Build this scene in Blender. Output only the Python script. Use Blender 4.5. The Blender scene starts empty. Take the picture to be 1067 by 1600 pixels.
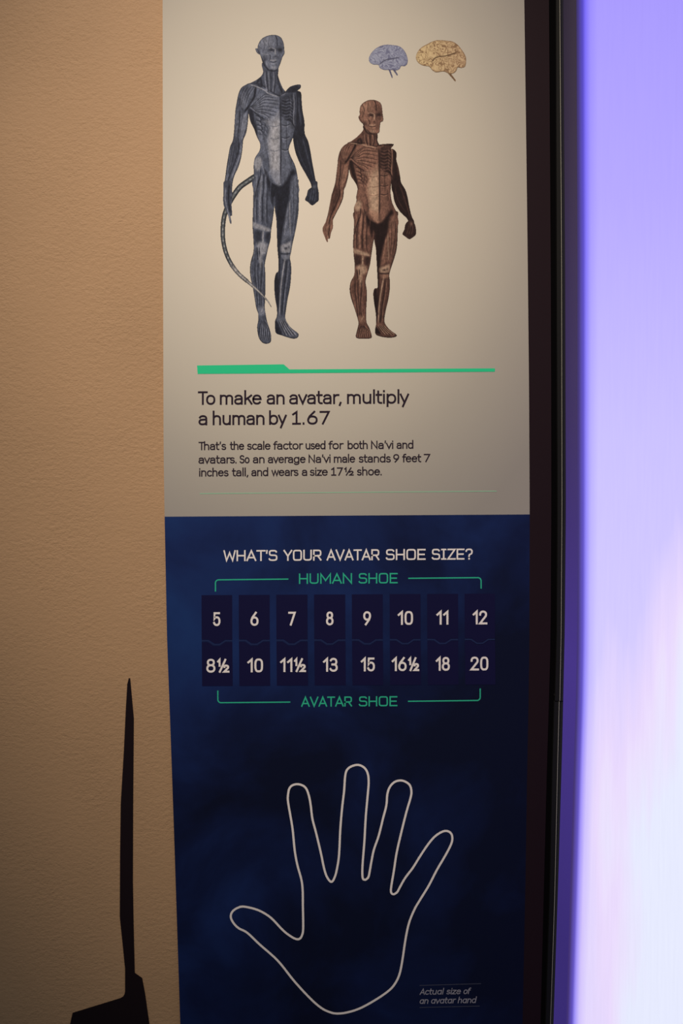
import bpy, math, random
import numpy as np
from mathutils import Vector, Matrix

C = bpy.context.scene
COL = C.collection

# ------------------------------------------------------------------ camera
W, H, F = 1067.0, 1600.0, 1700.0
CAM = Vector((0.0, -1.45, 1.50))
PITCH, ROLL = math.radians(-3.3), math.radians(0.36)
_f = Vector((0, math.cos(PITCH), math.sin(PITCH)))
_r = Vector((1, 0, 0))
_u = _r.cross(_f)
_r2 = _r * math.cos(ROLL) - _u * math.sin(ROLL)
_u2 = _r * math.sin(ROLL) + _u * math.cos(ROLL)
cam = bpy.data.cameras.new('camera')
cam.sensor_fit = 'VERTICAL'
cam.sensor_height = 36.0
cam.lens = F / H * 36.0
cam.clip_start = 0.05
cob = bpy.data.objects.new('camera', cam)
COL.objects.link(cob)
M = Matrix((_r2, _u2, -_f)).transposed().to_4x4()
M.translation = CAM
cob.matrix_world = M
C.camera = cob

# ------------------------------------------------------------------ light
wd = bpy.data.worlds.new('room_world')
C.world = wd
wd.use_nodes = True
wd.node_tree.nodes['Background'].inputs['Color'].default_value = (0.81, 0.87, 1.0, 1)
wd.node_tree.nodes['Background'].inputs['Strength'].default_value = 0.18


def spot(name, loc, target, power, col, size, blend, radius):
    l = bpy.data.lights.new(name, 'SPOT')
    l.energy = power
    l.color = col
    l.spot_size = math.radians(size)
    l.spot_blend = blend
    l.shadow_soft_size = radius
    o = bpy.data.objects.new(name, l)
    COL.objects.link(o)
    o.location = loc
    o.rotation_euler = (Vector(target) - Vector(loc)).to_track_quat('-Z', 'Y').to_euler()
    return o


WARM = (1.0, 0.80, 0.65)
spot('gallery_spot', (-0.5, -1.9, 3.3), (0.037, 0.0, 1.6), 261, WARM, 37.2, 1.0, 0.03)

C.view_settings.view_transform = 'Standard'
C.view_settings.look = 'None'
C.view_settings.gamma = 1.0
C.view_settings.exposure = 0.0
C.view_settings.use_curve_mapping = False

# ------------------------------------------------------------------ helpers
R2 = np.array(_r2); U2 = np.array(_u2); FF = np.array(_f); CC = np.array(CAM)


def at(px, py, Y=0.0):
    """point of the upright plane y = Y that the photograph shows at pixel (px, py)"""
    px = np.asarray(px, float); py = np.asarray(py, float)
    a = (px - W / 2) / F
    b = (H / 2 - py) / F
    d = FF + a[..., None] * R2 + b[..., None] * U2
    t = (Y - CC[1]) / d[..., 1]
    return CC + d * t[..., None]


def lin(c):
    c = np.asarray(c, float) / 255.0
    return np.where(c <= 0.04045, c / 12.92, ((c + 0.055) / 1.055) ** 2.4)


ILL = np.array((1.0, 0.85, 0.74))      # light of the room on a white sheet


def ink(*c, k=1.0):
    """true colour of a print whose photographed colour is c"""
    a = lin(c) / (ILL * k)
    return tuple(float(v) for v in np.clip(a, 0, 0.9))


def link(name, me, mat=None, parent=None):
    o = bpy.data.objects.new(name, me)
    COL.objects.link(o)
    if mat:
        me.materials.append(mat)
    if parent:
        o.parent = parent
    return o


def tag(o, label=None, cat=None, kind=None, group=None):
    if label: o['label'] = label
    if cat: o['category'] = cat
    if kind: o['kind'] = kind
    if group: o['group'] = group
    return o


def meshobj(name, v, f, mat, parent=None, smooth=False):
    me = bpy.data.meshes.new(name)
    me.from_pydata([tuple(map(float, p)) for p in v], [], f)
    me.validate()
    me.update()
    if smooth:
        for p in me.polygons: p.use_smooth = True
    return link(name, me, mat, parent)


def simple(name, col, rough=0.6, spec=0.12, metal=0.0):
    m = bpy.data.materials.new(name)
    m.use_nodes = True
    b = m.node_tree.nodes['Principled BSDF']
    b.inputs['Base Color'].default_value = (*col, 1)
    b.inputs['Roughness'].default_value = rough
    b.inputs['Specular IOR Level'].default_value = spec
    b.inputs['Metallic'].default_value = metal
    return m


class NT:
    def __init__(s, m):
        s.m = m; s.n = m.node_tree.nodes; s.l = m.node_tree.links

    def new(s, t, **kw):
        n = s.n.new(t)
        for k, v in kw.items():
            if k.startswith('i_'):
                n.inputs[int(k[2:])].default_value = v
            else:
                setattr(n, k, v)
        return n

    def c(s, a, b):
        s.l.new(a, b)


def noise_chain(nt, scale3, scale, detail, rough=0.5, loc=(0, 0, 0)):
    tc = nt.new('ShaderNodeTexCoord')
    mp = nt.new('ShaderNodeMapping')
    mp.inputs['Scale'].default_value = scale3
    mp.inputs['Location'].default_value = loc
    nt.c(tc.outputs['Object'], mp.inputs['Vector'])
    no = nt.new('ShaderNodeTexNoise')
    no.inputs['Scale'].default_value = scale
    no.inputs['Detail'].default_value = detail
    no.inputs['Roughness'].default_value = rough
    nt.c(mp.outputs['Vector'], no.inputs['Vector'])
    return no, tc


def ramp(nt, stops, src=None, interp='LINEAR'):
    r = nt.new('ShaderNodeValToRGB')
    cr = r.color_ramp
    cr.interpolation = interp
    while len(cr.elements) < len(stops): cr.elements.new(0.5)
    for e, (p, c) in zip(cr.elements, stops):
        e.position = p
        e.color = (*c, 1) if len(c) == 3 else c
    if src is not None: nt.c(src, r.inputs['Fac'])
    return r


# ------------------------------------------------------------------ materials
def plaster():
    m = simple('painted_plaster', (0.5, 0.3, 0.15), 0.6, 0.3)
    nt = NT(m); b = nt.n['Principled BSDF']
    n1, _ = noise_chain(nt, (1, 1, 1.6), 150, 4, 0.6)
    n2, _ = noise_chain(nt, (1, 1, 1.2), 360, 3, 0.6, (3, 1, 2))
    mx = nt.new('ShaderNodeMath', operation='MULTIPLY_ADD')
    nt.c(n2.outputs['Fac'], mx.inputs[0]); mx.inputs[1].default_value = 0.45
    nt.c(n1.outputs['Fac'], mx.inputs[2])
    bp = nt.new('ShaderNodeBump')
    n4, _ = noise_chain(nt, (1, 1, 1), 9, 3, 0.6, (7, 0, 1))
    st = nt.new('ShaderNodeMapRange'); st.inputs['From Min'].default_value = 0.3; st.inputs['From Max'].default_value = 0.7
    st.inputs['To Min'].default_value = 0.35; st.inputs['To Max'].default_value = 0.85
    nt.c(n4.outputs['Fac'], st.inputs['Value']); nt.c(st.outputs[0], bp.inputs['Strength'])
    bp.inputs['Distance'].default_value = 0.0016
    nt.c(mx.outputs[0], bp.inputs['Height'])
    nt.c(bp.outputs['Normal'], b.inputs['Normal'])
    n3, _ = noise_chain(nt, (1, 1, 1), 5, 2)
    r = ramp(nt, [(0.3, (0.415, 0.272, 0.150)), (0.7, (0.455, 0.298, 0.165))], n3.outputs['Fac'])
    nt.c(r.outputs['Color'], b.inputs['Base Color'])
    return m


PALE_MID = at(458, 325)          # middle of the sheet's paler area behind the figures


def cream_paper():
    """printed sheet: base colour paler and warmer in the middle, greyer to the edges"""
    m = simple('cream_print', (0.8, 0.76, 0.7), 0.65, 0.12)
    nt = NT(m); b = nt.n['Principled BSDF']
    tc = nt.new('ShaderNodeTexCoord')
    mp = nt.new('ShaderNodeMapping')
    mp.inputs['Location'].default_value = (-PALE_MID[0] / 0.448, 0, -PALE_MID[2] / 0.534)
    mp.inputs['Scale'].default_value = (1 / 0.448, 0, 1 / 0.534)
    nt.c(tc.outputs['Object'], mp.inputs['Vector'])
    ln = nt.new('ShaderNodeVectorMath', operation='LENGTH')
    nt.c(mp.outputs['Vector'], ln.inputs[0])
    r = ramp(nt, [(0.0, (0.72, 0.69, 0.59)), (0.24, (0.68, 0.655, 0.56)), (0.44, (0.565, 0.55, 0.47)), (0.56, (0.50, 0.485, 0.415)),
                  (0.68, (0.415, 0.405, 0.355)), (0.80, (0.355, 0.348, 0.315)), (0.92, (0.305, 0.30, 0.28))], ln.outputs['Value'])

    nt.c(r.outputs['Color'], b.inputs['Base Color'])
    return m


def navy_paper():
    m = simple('navy_print', (0.01, 0.03, 0.1), 0.65, 0.12)
    nt = NT(m); b = nt.n['Principled BSDF']
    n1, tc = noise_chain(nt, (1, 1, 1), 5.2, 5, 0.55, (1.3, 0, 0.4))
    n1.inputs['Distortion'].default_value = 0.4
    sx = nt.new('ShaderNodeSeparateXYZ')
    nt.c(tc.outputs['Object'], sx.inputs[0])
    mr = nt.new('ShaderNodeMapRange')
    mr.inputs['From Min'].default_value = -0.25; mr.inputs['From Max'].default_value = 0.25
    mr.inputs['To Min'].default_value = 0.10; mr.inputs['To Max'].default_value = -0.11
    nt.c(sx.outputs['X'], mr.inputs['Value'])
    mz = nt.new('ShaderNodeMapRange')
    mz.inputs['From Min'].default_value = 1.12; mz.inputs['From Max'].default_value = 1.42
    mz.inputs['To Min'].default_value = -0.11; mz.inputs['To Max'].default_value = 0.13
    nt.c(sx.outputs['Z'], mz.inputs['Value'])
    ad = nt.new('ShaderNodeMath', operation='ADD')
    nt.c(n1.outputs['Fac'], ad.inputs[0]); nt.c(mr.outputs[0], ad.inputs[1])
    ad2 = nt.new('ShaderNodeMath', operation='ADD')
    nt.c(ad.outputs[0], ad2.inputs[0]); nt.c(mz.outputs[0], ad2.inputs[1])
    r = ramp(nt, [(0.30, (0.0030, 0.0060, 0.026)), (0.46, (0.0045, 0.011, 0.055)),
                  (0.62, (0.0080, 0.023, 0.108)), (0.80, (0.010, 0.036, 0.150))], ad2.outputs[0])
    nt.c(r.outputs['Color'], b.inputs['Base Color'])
    return m


def attr_print():
    m = simple('colour_print', (0.5, 0.5, 0.5), 0.65, 0.12)
    nt = NT(m)
    a = nt.new('ShaderNodeAttribute', attribute_name='print')
    nt.c(a.outputs['Color'], nt.n['Principled BSDF'].inputs['Base Color'])
    return m


def screen_mat():
    """back-lit stretched fabric of the light box with its washed vertical colour streaks"""
    m = bpy.data.materials.new('backlit_fabric')
    m.use_nodes = True
    nt = NT(m); b = nt.n['Principled BSDF']
    b.inputs['Base Color'].default_value = (0.05, 0.05, 0.06, 1)
    b.inputs['Roughness'].default_value = 0.9
    b.inputs['Specular IOR Level'].default_value = 0.0
    tc = nt.new('ShaderNodeTexCoord')
    sx = nt.new('ShaderNodeSeparateXYZ')
    nt.c(tc.outputs['Object'], sx.inputs[0])
    zr = nt.new('ShaderNodeMapRange')
    zr.inputs['From Min'].default_value = 0.85; zr.inputs['From Max'].default_value = 2.05
    nt.c(sx.outputs['Z'], zr.inputs['Value'])
    L = lambda *c: tuple(float(v) for v in lin(c))
    base = ramp(nt, [(0.0, L(224, 214, 253)), (0.3, L(212, 203, 254)), (0.55, L(200, 191, 255)),
                     (0.8, L(177, 164, 254)), (1.0, L(163, 149, 252))], zr.outputs[0])
    # pale and pink streaks
    n1, _ = noise_chain(nt, (1, 1, 0.09), 16, 3, 0.5, (5, 0, 0))
    zs = nt.new('ShaderNodeMapRange')
    zs.inputs['From Min'].default_value = 1.0; zs.inputs['From Max'].default_value = 1.68
    zs.inputs['To Min'].default_value = 0.18; zs.inputs['To Max'].default_value = -0.40
    nt.c(sx.outputs['Z'], zs.inputs['Value'])
    xs = nt.new('ShaderNodeMapRange')
    xs.inputs['From Min'].default_value = 0.31; xs.inputs['From Max'].default_value = 0.42
    xs.inputs['To Min'].default_value = -0.24; xs.inputs['To Max'].default_value = 0.17
    nt.c(sx.outputs['X'], xs.inputs['Value'])
    a1 = nt.new('ShaderNodeMath', operation='ADD'); nt.c(n1.outputs['Fac'], a1.inputs[0]); nt.c(zs.outputs[0], a1.inputs[1])
    a2 = nt.new('ShaderNodeMath', operation='ADD'); nt.c(a1.outputs[0], a2.inputs[0]); nt.c(xs.outputs[0], a2.inputs[1])
    pinkf = ramp(nt, [(0.42, (0, 0, 0)), (0.62, (1, 1, 1))], a2.outputs[0])
    bluef = ramp(nt, [(0.58, (0, 0, 0)), (0.75, (1, 1, 1))], a2.outputs[0])
    m1 = nt.new('ShaderNodeMixRGB'); m1.inputs[2].default_value = (*L(235, 218, 252), 1)
    nt.c(pinkf.outputs[0], m1.inputs[0]); nt.c(base.outputs[0], m1.inputs[1])
    m2 = nt.new('ShaderNodeMixRGB'); m2.inputs[2].default_value = (*L(230, 234, 254), 1)
    nt.c(bluef.outputs[0], m2.inputs[0]); nt.c(m1.outputs[0], m2.inputs[1])
    # weave
    n2, _ = noise_chain(nt, (1, 1, 0.04), 330, 2, 0.5)
    wv = nt.new('ShaderNodeMapRange'); wv.inputs['To Min'].default_value = 0.955; wv.inputs['To Max'].default_value = 1.03
    nt.c(n2.outputs['Fac'], wv.inputs['Value'])
    # unlit hem: the lamps behind the fabric stop short of its folded edge
    at_ = nt.new('ShaderNodeAttribute', attribute_name='inset')
    hem = ramp(nt, [(0.0, L(66, 50, 112)), (0.10, L(108, 96, 195)), (0.24, L(178, 172, 250)), (0.48, L(232, 230, 255)), (0.85, (1, 1, 1))], at_.outputs['Fac'])
    mm = nt.new('ShaderNodeMixRGB', blend_type='MULTIPLY'); mm.inputs[0].default_value = 1
    nt.c(m2.outputs[0], mm.inputs[1]); nt.c(hem.outputs[0], mm.inputs[2])
    nt.c(mm.outputs[0], b.inputs['Emission Color'])
    nt.c(wv.outputs[0], b.inputs['Emission Strength'])
    return m


def side_mat():
    """side wrap of the same fabric, only weakly lit from inside"""
    m = bpy.data.materials.new('dim_fabric')
    m.use_nodes = True
    nt = NT(m); b = nt.n['Principled BSDF']
    b.inputs['Base Color'].default_value = (0.02, 0.015, 0.03, 1)
    b.inputs['Roughness'].default_value = 0.8
    tc = nt.new('ShaderNodeTexCoord')
    sx = nt.new('ShaderNodeSeparateXYZ')
    nt.c(tc.outputs['Object'], sx.inputs[0])
    zr = nt.new('ShaderNodeMapRange')
    zr.inputs['From Min'].default_value = 0.85; zr.inputs['From Max'].default_value = 2.1
    nt.c(sx.outputs['Z'], zr.inputs['Value'])
    L = lambda *c: tuple(float(v) for v in lin(c))
    base = ramp(nt, [(0.0, L(54, 40, 118)), (0.3, L(66, 48, 138)), (0.55, L(52, 39, 94)), (0.8, L(42, 32, 62)), (1.0, L(34, 27, 42))], zr.outputs[0])
    nt.c(base.outputs[0], b.inputs['Emission Color'])
    b.inputs['Emission Strength'].default_value = 0.9
    return m


MAT = dict(
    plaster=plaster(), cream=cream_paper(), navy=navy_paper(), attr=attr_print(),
    screen=screen_mat(), side=side_mat(),
    maroon=simple('dark_maroon_lacquer', (0.0135, 0.0068, 0.0105), 0.65, 0.12),
    black=simple('black_gap', (0.0015, 0.0015, 0.002), 0.9, 0.05),
    channel=simple('dark_grey_channel', (0.009, 0.010, 0.010), 0.6, 0.15),
    lip=simple('worn_aluminium', (0.24, 0.25, 0.215), 0.5, 0.3),
    decal=simple('black_vinyl', (0.010, 0.0055, 0.008), 0.65, 0.12),
    floor=simple('dark_carpet', (0.03, 0.028, 0.03), 0.95, 0.1),
    ink_dark=simple('dark_ink', (0.022, 0.014, 0.026), 0.65, 0.12),
    green=simple('green_ink', ink(38, 168, 112, k=0.75), 0.65, 0.12),
    green_pale=simple('pale_green_ink', ink(118, 158, 122, k=0.62), 0.65, 0.12),
    green_text=simple('sea_green_ink', ink(38, 140, 105, k=0.66), 0.65, 0.12),
    white=simple('white_ink', (0.84, 0.83, 0.82), 0.65, 0.12),
    hand=simple('warm_white_ink', (0.80, 0.78, 0.76), 0.65, 0.12),
    grey=simple('grey_ink', (0.27, 0.28, 0.34), 0.65, 0.12),
    grey_dim=simple('dim_grey_ink', (0.06, 0.07, 0.11), 0.65, 0.12),
    cell=simple('indigo_ink', (0.0055, 0.0058, 0.043), 0.65, 0.12),
    notch=simple('blue_ink', (0.012, 0.022, 0.085), 0.65, 0.12),
)


def interp(tbl, y):
    ys = [t[0] for t in tbl]; xs = [t[1] for t in tbl]
    y = np.asarray(y, float)
    r = np.interp(y, ys, xs)
    s0 = (xs[1] - xs[0]) / (ys[1] - ys[0]); s1 = (xs[-1] - xs[-2]) / (ys[-1] - ys[-2])
    r = np.where(y < ys[0], xs[0] + (y - ys[0]) * s0, r)
    return np.where(y > ys[-1], xs[-1] + (y - ys[-1]) * s1, r)


def upright(name, xl, xr, y0, y1, Yf, Yb, mat, parent=None, step=50):
    """an upright board between two edges (photo-pixel tables), front at depth Yf, back at Yb"""
    n = max(2, int((y1 - y0) / step) + 1)
    ys = np.linspace(y0, y1, n)
    L = at(interp(xl, ys), ys, Yf); R = at(interp(xr, ys), ys, Yf)
    Lb = L.copy(); Rb = R.copy(); Lb[:, 1] = Yb; Rb[:, 1] = Yb
    v = []; f = []
    for i in range(n): v += [L[i], R[i], Rb[i], Lb[i]]
    for i in range(n - 1):
        a = i * 4; b = a + 4
        for k in range(4):
            k2 = (k + 1) % 4
            f.append((a + k, b + k, b + k2, a + k2))
    f.append((0, 1, 2, 3)); e = (n - 1) * 4; f.append((e + 3, e + 2, e + 1, e))
    return meshobj(name, v, f, mat, parent)


def flat_poly(name, pts, Y, mat, parent, thick=0.0):
    P = at([p[0] for p in pts], [p[1] for p in pts], Y)
    n = len(P)
    f = [tuple(range(n))]
    v = list(P)
    if thick:
        Q = P.copy(); Q[:, 1] += thick
        v += list(Q)
        f.append(tuple(range(2 * n - 1, n - 1, -1)))
        f += [(i, i + n, (i + 1) % n + n, (i + 1) % n) for i in range(n)]
    return meshobj(name, v, f, mat, parent)


def strokes(name, paths, sw, Y, mat, parent, caps=True):
    """ink strokes: mitred ribbons along pixel polylines; a path is (points, closed)"""
    V = []; Fc = []
    for pi_, (pts, closed) in enumerate(paths):
        P = np.array(pts, float)
        keep = [0]
        for i in range(1, len(P)):
            if np.hypot(*(P[i] - P[keep[-1]])) > 0.02: keep.append(i)
        P = P[keep]
        if closed and np.hypot(*(P[0] - P[-1])) < 0.05: P = P[:-1]
        n = len(P)
        if n < 2: continue
        if not closed and caps:
            d = P[0] - P[1]; P[0] += d / np.hypot(*d) * sw / 2
            d = P[-1] - P[-2]; P[-1] += d / np.hypot(*d) * sw / 2
        offs = []
        for i in range(n):
            a = P[i] - P[i - 1] if (i > 0 or closed) else P[1] - P[0]
            b = P[(i + 1) % n] - P[i] if (i < n - 1 or closed) else P[-1] - P[-2]
            a = a / np.hypot(*a); b = b / np.hypot(*b)
            na = np.array((-a[1], a[0])); nb = np.array((-b[1], b[0]))
            m = na + nb; l = np.hypot(*m)
            if l < 1e-3: m = na; s = 1
            else:
                m = m / l; s = min(1 / max(m @ na, 0.2), 2.6)
            offs.append(m * s * sw / 2)
        offs = np.array(offs)
        A = P + offs; B = P - offs
        Yp = Y - 2.5e-5 * (pi_ % 4)      # crossing strokes lie one on another, never in one plane
        WA = at(A[:, 0], A[:, 1], Yp); WB = at(B[:, 0], B[:, 1], Yp)
        o = len(V)
        for i in range(n): V += [WA[i], WB[i]]
        for i in range(n if closed else n - 1):
            j = (i + 1) % n
            Fc.append((o + 2 * i, o + 2 * i + 1, o + 2 * j + 1, o + 2 * j))
    return meshobj(name, V, Fc, mat, parent)


def smooth(pts, closed=True, k=6):
    P = np.array(pts, float); n = len(P); out = []
    rng = range(n) if closed else range(n - 1)
    for i in rng:
        if closed: p0, p1, p2, p3 = P[i - 1], P[i], P[(i + 1) % n], P[(i + 2) % n]
        else: p0, p1, p2, p3 = P[max(i - 1, 0)], P[i], P[i + 1], P[min(i + 2, n - 1)]
        for t in np.arange(k) / k:
            out.append(0.5 * ((2 * p1) + (-p0 + p2) * t + (2 * p0 - 5 * p1 + 4 * p2 - p3) * t * t + (-p0 + 3 * p1 - 3 * p2 + p3) * t ** 3))
    if not closed: out.append(P[-1])
    return np.array(out)


# ------------------------------------------------------------------ stroke lettering
def E(cx, cy, rx, ry, a0, a1, n=None, p=2.25):
    n = n or max(4, int(abs(a1 - a0) / 15))
    o = []
    for i in range(n + 1):
        a = math.radians(a0 + (a1 - a0) * i / n)
        c, s = math.cos(a), math.sin(a)
        o.append((cx + rx * math.copysign(abs(c) ** (2 / p), c), cy + ry * math.copysign(abs(s) ** (2 / p), s)))
    return o


X = 0.70
G = {}


def g(ch, w, *paths):
    G[ch] = (w, [(p[0], True) if isinstance(p, tuple) and p[1] == 'o' else (p, False) for p in paths])


BOWL = (E(.28, X / 2, .28, X / 2, 0, 360), 'o')
g('a', .50, E(.26, .48, .24, .22, 155, 0) + [(.50, 0)], [(.50, .42), (.22, .39)] + E(.2, .195, .2, .195, 90, 270) + [(.24, 0)] + E(.24, .2, .26, .2, 270, 350))
g('@', .54, (E(.27, X / 2, .27, X / 2, 0, 360), 'o'), [(.54, X), (.54, 0)])
g('b', .56, [(0, 1.08), (0, 0)], BOWL)
g('d', .56, [(.56, 1.08), (.56, 0)], BOWL)
g('p', .56, [(0, X), (0, -.27)], BOWL)
g('g', .56, BOWL, [(.56, X), (.56, -.04)] + E(.28, -.04, .28, .23, 0, -150))
g('o', .58, (E(.29, X / 2, .29, X / 2, 0, 360), 'o'))
g('e', .56, [(.02, .39), (.56, .39)] + E(.28, X / 2, .28, X / 2, 10, 320))
g('c', .50, E(.28, X / 2, .28, X / 2, 48, 312))
g('n', .50, [(0, X), (0, 0)], [(0, .42)] + E(.25, .43, .25, .27, 180, 0) + [(.50, 0)])
g('h', .50, [(0, 1.08), (0, 0)], [(0, .42)] + E(.25, .43, .25, .27, 180, 0) + [(.50, 0)])
g('m', .86, [(0, X), (0, 0)], [(0, .45)] + E(.215, .47, .215, .23, 180, 0) + [(.43, 0)], [(.43, .45)] + E(.645, .47, .215, .23, 180, 0) + [(.86, 0)])
g('r', .30, [(0, X), (0, 0)], [(0, .40)] + E(.27, .42, .27, .28, 180, 80))
g('u', .50, [(0, X), (0, .27)] + E(.25, .27, .25, .27, 180, 360) + [(.50, X)], [(.50, .3), (.50, 0)])
g('s', .44, E(.22, .53, .2, .17, 35, 180) + E(.22, .53, .2, .165, 180, 262)[1:] + E(.22, .183, .22, .183, 85, 0) + E(.22, .183, .22, .183, 0, -150)[1:])
g('f', .34, [(.36, 1.04)] + E(.32, .84, .2, .2, 95, 180) + [(.12, 0)], [(0, .69), (.34, .69)])
g('t', .34, [(.12, .98), (.12, .2)] + E(.32, .2, .2, .2, 180, 275), [(0, .69), (.34, .69)])
g('k', .48, [(0, 1.08), (0, 0)], [(.45, X), (.02, .33)], [(.18, .48), (.48, 0)])
g('l', .0, [(0, 1.08), (0, 0)])
g('i', .0, [(0, X), (0, 0)], [(0, .98), (0, 1.01)])
g('v', .54, [(0, X), (.27, 0), (.54, X)])
g('w', .80, [(0, X), (.2, 0), (.4, .7), (.6, 0), (.8, X)])
g('y', .54, [(0, X), (.27, .02)], [(.54, X), (.16, -.30)])
g('z', .46, [(.02, X - .02), (.46, X - .02), (0, .0), (.47, .0)])
g(',', .05, [(.04, .03), (-.02, -.16)])
g('.', .02, [(0, .0), (0, .03)])
g("'", .04, [(.04, 1.03), (.02, .80)])
g('T', .62, [(0, 1), (.62, 1)], [(.31, 1), (.31, 0)])
g('N', .62, [(0, 0), (0, 1), (.62, 0), (.62, 1)])
g('S', .58, E(.29, .75, .27, .25, 28, 180) + E(.29, .75, .27, .23, 180, 265)[1:] + E(.29, .26, .30, .26, 85, 0) + E(.29, .26, .30, .26, 0, -155)[1:])
g('A', .66, [(0, 0), (.33, 1), (.66, 0)], [(.1, .3), (.56, .3)])
# wide square capitals for the chart titles
g('W^', 1.0, [(0, 1), (.22, 0), (.5, .80), (.78, 0), (1.0, 1)])
g('H^', .70, [(0, 1), (0, 0)], [(.7, 1), (.7, 0)], [(0, .5), (.7, .5)])
g('A^', .78, [(0, 0), (.39, 1), (.78, 0)], [(.13, .29), (.65, .29)])
g('T^', .70, [(0, 1), (.7, 1)], [(.35, 1), (.35, 0)])
g("'^", .02, [(.02, 1.0), (.0, .76)])
g('S^', .68, E(.34, .755, .31, .245, 18, 180, p=3.4) + E(.34, .755, .31, .235, 180, 265, p=3.4)[1:] + E(.34, .26, .34, .26, 85, 0, p=3.4) + E(.34, .26, .34, .26, 0, -162, p=3.4)[1:])
g('Y^', .72, [(0, 1), (.36, .42), (.72, 1)], [(.36, .42), (.36, 0)])
g('O^', .74, (E(.37, .5, .37, .5, 0, 360, 32, p=5), 'o'))
g('U^', .70, [(0, 1), (0, .3)] + E(.35, .3, .35, .3, 180, 360, p=3.2) + [(.7, 1)])
g('R^', .68, [(0, 0), (0, 1), (.42, 1)] + E(.42, .72, .25, .28, 90, -90, p=3) + [(0, .44)], [(.38, .44), (.68, 0)])
g('V^', .78, [(0, 1), (.39, 0), (.78, 1)])
g('E^', .62, [(.62, 1), (0, 1), (0, 0), (.62, 0)], [(0, .5), (.55, .5)])
g('I^', .36, [(.18, 1), (.18, 0)], [(0, 1), (.36, 1)], [(0, 0), (.36, 0)])
g('Z^', .66, [(.02, 1), (.66, 1), (0, 0), (.68, 0)])
g('?^', .56, E(.28, .74, .28, .26, 170, -60, p=2.8) + [(.3, .42), (.28, .28)], [(.28, 0), (.28, .02)])
g('M^', .86, [(0, 0), (0, 1), (.43, .28), (.86, 1), (.86, 0)])
g('N^', .72, [(0, 0), (0, 1), (.72, 0), (.72, 1)])
# figures
g('0', .48, (E(.24, .5, .24, .5, 0, 360, 28, p=3), 'o'))
g('1', .24, [(0, .76), (.24, 1), (.24, 0)])
g('!', .36, [(0, .80), (.20, 1), (.20, 0)], [(.0, 0), (.40, 0)])
g('2', .48, [(.01, .74)] + E(.24, .75, .23, .25, 165, -30) + [(0, 0), (.5, 0)])
g('3', .48, E(.23, .76, .22, .24, 155, -90), [(.14, .53), (.23, .53)] + E(.23, .265, .25, .265, 90, -155))
g('5', .48, [(.44, 1), (.06, 1), (.04, .52)] + E(.24, .33, .24, .33, 125, -155))
g('6', .50, (E(.25, .31, .25, .31, 0, 360, 24), 'o'), [(.01, .36), (.08, .62), (.36, 1.02)])
g('7', .48, [(0, 1), (.48, 1), (.14, 0)])
g('8', .50, (E(.25, .27, .25, .27, 0, 360, 24), 'o'), (E(.25, .77, .21, .23, 0, 360, 24), 'o'))
g('9', .50, (E(.25, .69, .25, .31, 0, 360, 24), 'o'), [(.49, .64), (.42, .38), (.14, -.02)])
g('½', .86, [(0, .86), (.12, 1), (.12, .48)], [(.16, .0), (.62, 1)], [(.50, .40)] + E(.66, .38, .155, .14, 150, -30) + [(.50, 0), (.84, 0)])
g('/', .72, [(0, .86), (.10, 1), (.10, .5)], [(.12, .0), (.50, 1)], [(.44, .40)] + E(.56, .38, .14, .13, 150, -30) + [(.43, 0), (.72, 0)])


SIDE_L = dict(o=.75, e=.75, c=.75, d=.75, g=.75, a=.7, s=.6, v=.25, w=.25, y=.25, t=.4, f=.3, T=.3, A=.3, z=.5)
SIDE_R = dict(o=.75, e=.7, c=.45, b=.75, p=.75, s=.6, v=.25, w=.25, y=.25, t=.5, f=.15, r=.1, k=.2, T=-.6, A=.3, z=.5)
SIDE_L['7'] = .7; SIDE_L['.'] = .9; SIDE_R['.'] = .9; SIDE_L["'"] = .8; SIDE_R["'"] = .9
for _c in 'AVWYT': SIDE_L[_c + '^'] = .55; SIDE_R[_c + '^'] = .55
for _c in "SZ?'": SIDE_L[_c + '^'] = .8; SIDE_R[_c + '^'] = .8


def word(chars, x0, x1, base, cap, sw, slope=0.0, gap=.26, slant=0.0):
    """one word whose ink runs from pixel x0 to x1 on the baseline `base`"""
    items = []; cx = 0
    for n_, ch in enumerate(chars):
        w, ps = G[ch]
        if n_:
            q = gap * .5 * (SIDE_R.get(chars[n_ - 1], 1.0) + SIDE_L.get(ch, 1.0))
            cx += q
        items.append((cx, ps)); cx += w
    gap = 0
    total = max(cx - gap, 0.001)
    hs = cap - sw
    kx = (x1 - x0 - sw) / total if total > 0.05 else hs
    out = []
    for ox, ps in items:
        for pts, closed in ps:
            q = []
            for (gx, gy) in pts:
                X_ = x0 + sw / 2 + (ox + gx) * kx + slant * gy * hs
                q.append((X_, base - sw / 2 - gy * hs + slope * (X_ - x0)))
            out.append((q, closed))
    return out


def caps(s): return [c + '^' for c in s]


# ------------------------------------------------------------------ room shell
wl = upright('wall_left', [(0, -1500), (1600, -1500)], [(0, 884), (1600, 884)], -900, 2500, 0.004, 0.12, MAT['plaster'], step=4000)
tag(wl, kind='structure')
fl = meshobj('floor', [(-2.6, -3.6, 0), (2.6, -3.6, 0), (2.6, 0.12, 0), (-2.6, 0.12, 0), (-2.6, -3.6, -.1), (2.6, -3.6, -.1), (2.6, 0.12, -.1), (-2.6, 0.12, -.1)],
             [(0, 1, 2, 3), (7, 6, 5, 4), (0, 4, 5, 1), (1, 5, 6, 2), (2, 6, 7, 3), (3, 7, 4, 0)], MAT['floor'])
tag(fl, kind='structure')

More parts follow.
